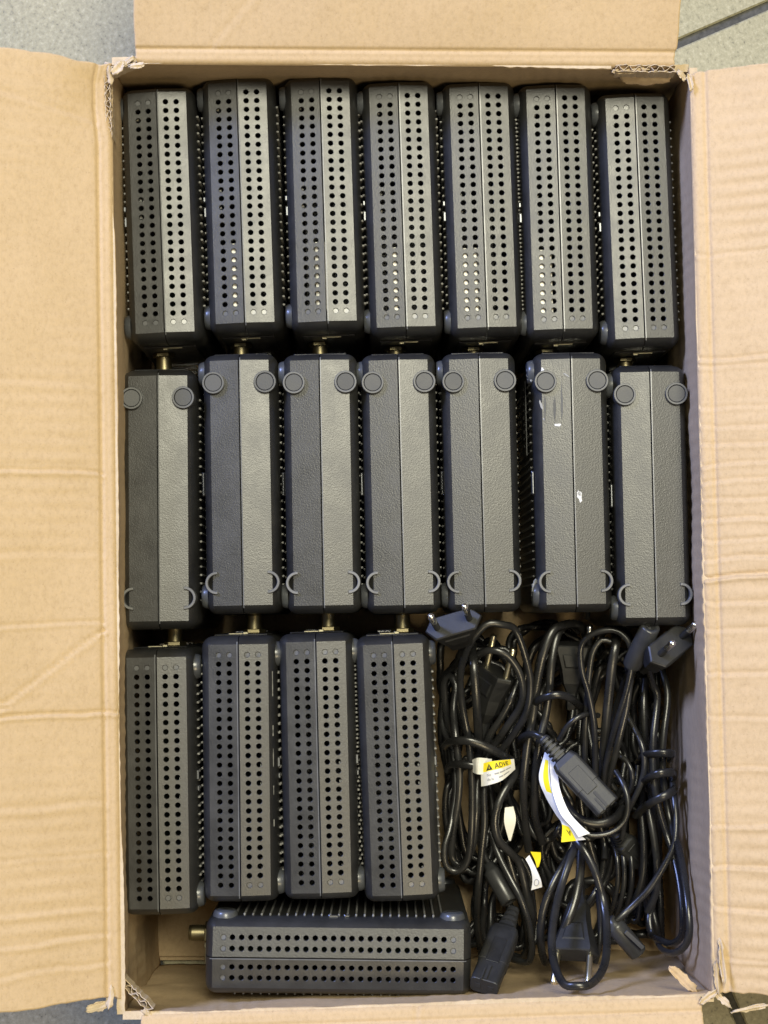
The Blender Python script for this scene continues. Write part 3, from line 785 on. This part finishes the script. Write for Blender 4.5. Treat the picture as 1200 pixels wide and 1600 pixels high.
# --- cord B: plug inside the loop, figure-eight socket in the near left
B = Cord('power_cord', (790, 1400), 'black cord with large figure-eight socket lying against the near wall')
B.plug((757, 1128, .095), (776, 1048, .106), (.55, .1, .80), W=.0290, gold=True, label='two-pin plug inside the cord loop')
B.wire([(757, 1130, .088), (750, 1165, .075), (765, 1210, .08), (790, 1250, .09)])
B.wire([(818, 1190, .095), (800, 1218, .108), (782, 1248, .112), (773, 1280, .112), (778, 1310, .110), (795, 1330, .106), (812, 1350, .100), (824, 1400, .096), (834, 1440, .090)], rx=.0030)
B.wire([(766, 1300, .098), (780, 1338, .102), (797, 1372, .106), (814, 1405, .108), (827, 1445, .106), (831, 1485, .102), (824, 1518, .098), (804, 1538, .090), (784, 1540, .075), (770, 1525, .06)])
B.wire([(790, 1325, .094), (803, 1370, .092), (818, 1425, .090), (824, 1470, .086), (817, 1500, .082), (800, 1516, .076), (782, 1520, .07)])
B.wire([(742, 1400, .085), (746, 1440, .084), (752, 1475, .080), (762, 1495, .072)], rx=.0024)
B.barrel((763, 1350, .090), (797, 1410, .100), .0056)
B.wire([(765, 1352, .09), (752, 1325, .085), (745, 1290, .078), (750, 1250, .07)], rx=.0024)
B.socket((803, 1420, .110), (756, 1542, .160), (-.25, .0, 1), W=.0168, T=.0110, label='figure-eight socket with slotted end')
B.coil(785, 1420, 42, 95, .024, 3, 63)
B.coil(790, 1410, 38, 90, .052, 2, 64)
# --- cord C: diagonal socket and long curled tag
C_ = Cord('power_cord', (880, 1180), 'black cord with ribbed socket lying diagonally across it and a long curled white tag')
C_.wire([(826, 1330, .088), (820, 1280, .100), (818, 1225, .110), (824, 1165, .114), (832, 1120, .116), (838, 1075, .120), (848, 1025, .124), (864, 985, .124), (884, 966, .120), (902, 968, .112), (914, 990, .098), (916, 1040, .08)], rx=.0031)
C_.wire([(848, 1318, .090), (836, 1275, .102), (836, 1220, .110), (842, 1165, .114), (852, 1120, .114), (858, 1080, .116), (862, 1035, .118), (872, 990, .116), (890, 975, .11), (904, 985, .1)], rx=.0031)
C_.wire([(828, 1140, .106), (834, 1090, .110), (840, 1045, .112), (852, 1000, .110), (868, 975, .104)], rx=.0026)
C_.wire([(826, 1118, .100), (836, 1099, .118), (854, 1089, .127), (876, 1086, .128), (896, 1094, .122), (908, 1108, .106), (912, 1122, .09)], rx=.0030)
C_.wire([(812, 1166, .092), (816, 1153, .116), (832, 1147, .128), (847, 1153, .132), (856, 1161, .132)], rx=.0029, ry=.0024)
C_.socket((848, 1153, .132), (950, 1262, .146), (.35, -.3, 1), W=.0165, T=.0105, ribs_=5, label='ribbed socket lying diagonally')
C_.wire([(874, 1156, .112), (884, 1138, .116), (898, 1124, .118), (916, 1116, .116), (935, 1118, .108)], rx=.0021)
C_.wire([(820, 1270, .086), (836, 1305, .09), (858, 1312, .088), (872, 1296, .092), (884, 1270, .086)])
C_.wire([(962, 1205, .120), (974, 1226, .126), (981, 1252, .128), (977, 1280, .128), (960, 1298, .128), (938, 1305, .128), (915, 1303, .128), (892, 1284, .126), (876, 1252, .122), (868, 1215, .118), (866, 1180, .110)], rx=.0022, ry=.0020)
C_.wire([(878, 1248, .096), (900, 1276, .1), (930, 1287, .1), (958, 1280, .098), (975, 1262, .09)], rx=.0034)
m_ = MB(); m_.box((872, 0, 0), (0, 0, 0)) if False else None
C_.plug((893, 1082, .100), (895, 1006, .106), (1, 0, .15), W=.0250, pin=.012, label='dark plug body between the loops')
C_.coil(880, 1150, 46, 165, .026, 3, 65)
C_.coil(876, 1160, 40, 150, .058, 2, 66)
# --- cord D: middle coil, teardrop loop and plug pointing at the near wall
D = Cord('power_cord', (930, 1300), 'black cord coil with teardrop loop round a plug pointing at the near wall')
D.wire([(950, 1290, .086), (932, 1230, .104), (930, 1180, .112), (928, 1130, .118), (920, 1085, .121), (909, 1045, .124), (908, 1010, .126), (922, 993, .128), (944, 985, .130), (966, 987, .131), (983, 1005, .131), (987, 1035, .129), (980, 1075, .126), (968, 1115, .122), (956, 1155, .116), (946, 1200, .108), (940, 1250, .096)], rx=.0023, ry=.0021)
D.wire([(918, 1260, .084), (915, 1205, .1), (914, 1150, .108), (917, 1100, .112), (920, 1060, .115), (926, 1020, .117), (940, 1000, .118), (955, 1003, .118)], rx=.0023, ry=.0021)
D.wire([(940, 1270, .086), (943, 1200, .102), (946, 1140, .112), (952, 1080, .118), (957, 1035, .122), (963, 1003, .121), (962, 992, .112)], rx=.0036, ry=.0022)
D.wire([(945, 1290, .084), (952, 1220, .100), (966, 1160, .110), (978, 1110, .113), (984, 1070, .115), (992, 1020, .11), (980, 990, .104), (960, 980, .1)], rx=.0026)
D.wire([(980, 1118, .104), (992, 1140, .108), (1003, 1165, .112), (1007, 1195, .112), (1001, 1225, .110), (990, 1250, .106), (978, 1275, .098), (972, 1310, .09)], rx=.0022, ry=.0020)
D.wire([(962, 1178, .098), (978, 1188, .102), (988, 1210, .104), (985, 1235, .1), (970, 1255, .09)], rx=.0020)
D.barrel((984, 1046, .122), (1017, 978, .150), .0056)
D.wire([(984, 1046, .120), (972, 1075, .104), (962, 1110, .095), (955, 1160, .085)], rx=.0025)
D.wire([(880, 1300, .1), (894, 1308, .112), (912, 1328, .118), (930, 1362, .120), (942, 1405, .120), (948, 1450, .130), (947, 1495, .150), (938, 1522, .168), (921, 1541, .180), (902, 1547, .182), (882, 1538, .178), (868, 1512, .162), (862, 1475, .144), (866, 1432, .132), (877, 1385, .120), (890, 1345, .114), (904, 1310, .104)], rx=.0030, ry=.0021)
D.wire([(902, 1318, .096), (882, 1350, .104), (862, 1385, .108), (848, 1425, .108), (845, 1470, .106), (852, 1505, .1), (866, 1532, .09)], rx=.0030)
D.wire([(908, 1330, .1), (906, 1370, .108), (898, 1410, .113), (886, 1442, .115), (873, 1470, .112), (866, 1482, .1)], rx=.0034, ry=.002)
D.wire([(934, 1390, .104), (938, 1440, .106), (936, 1480, .108), (930, 1510, .106)], rx=.0022)
D.plug((905, 1400, .096), (896, 1493, .122), (.95, -.05, .3), W=.0290, pin=.0190, gold=True, label='two-pin plug with bright pins')
D.coil(905, 1400, 40, 120, .022, 3, 67)
D.coil(945, 1180, 38, 160, .040, 3, 68)
# --- cord E: right bundle with the upturned hexagonal plug
E = Cord('power_cord', (1030, 1250), 'black cord bundle along the right wall, wrapped three times, with upturned hexagonal plug')
E.plug((1016, 1037, .126), (1049, 1008, .152), (.77, .63, 0), W=.0345, T=.0150, pin=.0185, label='upturned hexagonal two-pin plug')
E.wire([(1013, 1042, .122), (1020, 1068, .114), (1027, 1085, .112), (1026, 1105, .112), (1021, 1150, .114), (1020, 1190, .114), (1023, 1230, .114), (1030, 1265, .113), (1042, 1305, .112), (1056, 1350, .118), (1066, 1395, .126), (1070, 1435, .130), (1065, 1462, .128), (1051, 1474, .122), (1034, 1470, .112), (1020, 1462, .096), (1014, 1438, .092), (1022, 1400, .088), (1026, 1340, .088), (1022, 1280, .092), (1014, 1220, .096), (1008, 1150, .1), (1006, 1100, .1), (1008, 1060, .096)], rx=.0027)
E.wire([(1034, 1046, .100), (1042, 1075, .104), (1043, 1100, .106), (1038, 1140, .108), (1035, 1180, .108), (1038, 1230, .106), (1048, 1285, .108), (1062, 1330, .124), (1074, 1380, .140), (1080, 1420, .148), (1079, 1455, .150), (1070, 1478, .146), (1053, 1489, .138), (1035, 1484, .120), (1026, 1470, .09)], rx=.0027)
E.wire([(1054, 1215, .104), (1060, 1250, .112), (1061, 1285, .116), (1053, 1320, .118), (1038, 1352, .118), (1015, 1388, .116), (992, 1412, .114), (975, 1428, .114), (962, 1440, .116)], rx=.0026, ry=.0021)
E.barrel((952, 1436, .114), (998, 1490, .112), .0056, label='barrel end with pale stripe')
m_ = MB(); Mb = frame(at(970, 1452, .118), at(1000, 1480, .118)); m_.box((.001, .0036, .0090), (.0026, .0008, .0140), M=Mb, ch=.0003); E.fin(m_, 'pale_stripe', M_FOOT)
for pts in ([(998, 1192, .092), (1008, 1180, .112), (1030, 1177, .120), (1050, 1178, .118), (1060, 1186, .1)],
            [(1000, 1232, .092), (1008, 1220, .112), (1026, 1210, .124), (1048, 1207, .122), (1061, 1214, .110), (1060, 1228, .092)],
            [(994, 1276, .094), (1004, 1264, .110), (1024, 1251, .123), (1046, 1240, .124), (1062, 1233, .114), (1067, 1244, .096)]):
    E.wire(pts, rx=.0033, ry=.0018)
E.wire([(1013, 1262, .100), (1020, 1300, .102), (1026, 1345, .102), (1026, 1390, .098), (1012, 1425, .092)])
E.wire([(1002, 1260, .09), (1006, 1320, .092), (1004, 1370, .09), (992, 1410, .086)])
for k, x in enumerate((960, 970, 982)):
    E.wire([(x-4, 1310, .070), (x+4, 1340, .078), (x+5, 1380, .078), (x-2, 1415, .074), (x-10, 1435, .066)], rx=.0020)
E.socket((962, 1300, .082), (998, 1345, .070), (.2, .2, 1), W=.014, T=.009)
E.coil(1035, 1260, 30, 190, .028, 3, 69)
E.coil(1030, 1270, 28, 180, .062, 2, 70)

for cd, cx, cy, ax, ay, z_, n_, sd in ((A, 745, 1200, 30, 150, .018, 2, 81), (A, 760, 1080, 52, 80, .045, 3, 82), (A, 735, 1270, 36, 90, .050, 3, 83), (B, 800, 1440, 34, 80, .040, 2, 84), (B, 810, 1300, 36, 90, .036, 3, 85), (C_, 860, 1080, 40, 95, .045, 3, 86), (C_, 885, 1240, 44, 90, .040, 3, 87),
        (D, 925, 1440, 45, 75, .034, 3, 88), (D, 965, 1120, 44, 110, .050, 3, 89), (D, 975, 1340, 36, 100, .030, 3, 90), (E, 1020, 1130, 32, 90, .044, 3, 91), (E, 1040, 1390, 32, 90, .034, 2, 92), (E, 1010, 1300, 34, 120, .020, 3, 93), (A, 720, 1040, 40, 60, .030, 3, 94), (A, 790, 1190, 40, 110, .028, 3, 95), (B, 770, 1480, 44, 50, .030, 3, 96), (B, 830, 1380, 40, 90, .024, 3, 97), (C_, 850, 1020, 55, 50, .034, 3, 98),
        (C_, 830, 1200, 40, 90, .050, 3, 99), (D, 900, 1340, 50, 70, .052, 3, 100), (D, 950, 1490, 50, 40, .020, 2, 101), (E, 1040, 1080, 34, 70, .050, 3, 102), (E, 1050, 1200, 26, 110, .030, 3, 103), (E, 985, 1010, 50, 40, .030, 3, 104), (D, 930, 1220, 50, 80, .060, 2, 105), (E, 1000, 1440, 44, 50, .020, 3, 106)):
    cd.coil(cx, cy, ax, ay, z_, n_, sd)

# --- paper warning tags round the cords
def surf_strip(left, right, nv=1):
    return [Vector(p) for p in left], [Vector(p) for p in right]
def tag_sheet(cord, name, A_, B_, mats, split=None, th=.0003, nv=8):
    """curved strip between edge polylines A_ and B_; split: fraction across that is printed yellow"""
    a = spline(A_, .0012); n = len(a); b = spline(B_, .0012)
    b = [b[min(len(b)-1, round(i/(n-1)*(len(b)-1)))] for i in range(n)]
    G = [[a[i].lerp(b[i], j/nv) for j in range(nv+1)] for i in range(n)]
    m_ = MB(); k = nv+1
    V1 = [G[i][j] for i in range(n) for j in range(k)]
    nrm = (G[n//2][k//2]-G[0][k//2]).cross(G[n//2][nv]-G[n//2][0]).normalized()
    if nrm.z < 0: nrm = -nrm
    V2 = [p-nrm*th for p in V1]; N = len(V1)
    for i in range(n-1):
        for j in range(nv):
            mi = 1 if any(q_[0] <= (j+.5)/nv <= q_[1] and q_[2] <= (i+.5)/n <= q_[3] for q_ in (split or ())) else 0
            m_.add([V1[i*k+j], V1[(i+1)*k+j], V1[(i+1)*k+j+1], V1[i*k+j+1]], [(0, 1, 2, 3)], mi)
            m_.add([V2[i*k+j], V2[(i+1)*k+j], V2[(i+1)*k+j+1], V2[i*k+j+1]], [(3, 2, 1, 0)], 0)
    for i in range(n-1):
        for j in (0, nv): m_.add([V1[i*k+j], V1[(i+1)*k+j], V2[(i+1)*k+j], V2[i*k+j]], [(0, 1, 2, 3)], 0)
    o = cord.fin(m_, name, mats)
    def S(u, v_):
        x = min(max(u, 0), .9999)*(n-1); i = int(x); f = x-i
        p = a[i].lerp(a[i+1], f).lerp(b[i].lerp(b[i+1], f), v_); return p+nrm*.0003
    return o, S
def text_mesh(body):
    cu = bpy.data.curves.new('print', 'FONT'); cu.body = body; cu.size = 1.0; cu.resolution_u = 3; cu.offset = .012
    o = bpy.data.objects.new('tmp', cu); COL.objects.link(o)
    me = bpy.data.meshes.new_from_object(o.evaluated_get(bpy.context.evaluated_depsgraph_get()))
    bpy.data.objects.remove(o); bpy.data.curves.remove(cu); return me
def print_on(cord, parent, S, verts, faces, ink, name='print'):
    m_ = MB(); m_.add([S(u, v_) for u, v_ in verts], faces, 0); return cord.fin(m_, name, ink, parent)
z = .122
tg, S = tag_sheet(A, 'warning_tag', [at(751, 1194, .124), at(765, 1190, .128), at(782, 1188, .128), at(803, 1186, .122)],
                  [at(752, 1229, .124), at(766, 1226, .128), at(785, 1219, .127), at(805, 1202, .118)], [M_WHITE, M_YELLOW], ((0, .40, 0, .86),), nv=10)
wt, _ = tag_sheet(A, 'tag_wrap', [at(738, 1187, .121), at(748, 1184, .126), at(768, 1186, .124)], [at(739, 1207, .121), at(748, 1210, .126), at(768, 1210, .122)], [M_WHITE, M_YELLOW])
me = text_mesh('ADVE')
vs = [(.39+vv.co.x*.165, .345-vv.co.y*.36) for vv in me.vertices]
print_on(A, tg, S, vs, [tuple(p.vertices) for p in me.polygons], M_INK_SHADE)
print_on(A, tg, S, [(.16, .36), (.34, .36), (.25, .08), (.235, .30), (.265, .30), (.255, .16), (.245, .16)],
         [(0, 3, 6, 2), (1, 2, 5, 4), (0, 1, 4, 3)], M_INK_SHADE)
for word, u0, v0 in (('No', .16, .62), ('de la', .16, .82)):
    me = text_mesh(word)
    print_on(A, tg, S, [(u0+vv.co.x*.095, v0-vv.co.y*.17) for vv in me.vertices], [tuple(p.vertices) for p in me.polygons], M_GREYINK)
for (u0, u1, v0) in ((.36, .46, .55), (.48, .66, .55), (.68, .86, .55), (.44, .58, .76), (.60, .80, .76)):
    n = 6; print_on(A, tg, S, [(u0+(u1-u0)*k/n, v0) for k in range(n+1)]+[(u0+(u1-u0)*k/n, v0+.07) for k in range(n+1)], [(k, k+1, n+2+k, n+1+k) for k in range(n)], M_GREYINK)
# long curled tag on cord C
t2, S2 = tag_sheet(C_, 'warning_tag', [at(858, 1178, .126), at(860, 1210, .130), at(864, 1240, .132), at(876, 1272, .134), at(893, 1292, .136), at(904, 1308, .136)],
                   [at(868, 1181, .126), at(872, 1215, .130), at(877, 1240, .132), at(889, 1268, .134), at(905, 1287, .136), at(922, 1302, .136)], [M_WHITE, M_YELLOW])
t3, S3 = tag_sheet(C_, 'tag_fold', [at(851, 1175, .122), at(842, 1214, .123), at(852, 1244, .124), at(868, 1272, .126), at(878, 1288, .128), at(877, 1316, .128)],
                   [at(858, 1178, .126), at(859, 1214, .128), at(866, 1244, .130), at(880, 1276, .132), at(893, 1292, .132), at(915, 1312, .130)], [M_WHITE, M_YELLOW], ((.35, .9, .06, .42), (.0, .62, .80, 1.0)))
print_on(C_, t3, S3, [(.86, .28), (.86, .62), (.945, .45), (.885, .42), (.885, .48)], [(0, 3, 2), (1, 2, 4)], M_INK_SHADE)
# folded tag and a paper blade lower down
t4, S4 = tag_sheet(B, 'warning_tag', [at(821, 1342, .112), at(829, 1358, .113), at(832, 1375, .112), at(830, 1391, .110)],
                   [at(827, 1336, .112), at(838, 1358, .114), at(845, 1375, .114), at(847, 1386, .112)], [M_WHITE, M_YELLOW])
tag_sheet(B, 'tag_fold', [at(829, 1331, .112), at(836, 1345, .110), at(839, 1356, .110)], [at(845, 1332, .110), at(845, 1342, .109), at(842, 1354, .109)], [M_YELLOW, M_WHITE])
n = 12
print_on(B, t4, S4, [(.78+.12*math.cos(2*math.pi*k/n), .5+.30*math.sin(2*math.pi*k/n)) for k in range(n)]+[(.78+.095*math.cos(2*math.pi*k/n), .5+.22*math.sin(2*math.pi*k/n)) for k in range(n)],
         [(k, (k+1) % n, n+(k+1) % n, n+k) for k in range(n)], M_GREYINK)
tag_sheet(B, 'tag_end', [at(789, 1262, .100), at(788, 1285, .101), at(795, 1313, .098)], [at(802, 1260, .100), at(806, 1282, .100), at(798, 1314, .098)], [M_WHITE, M_YELLOW])
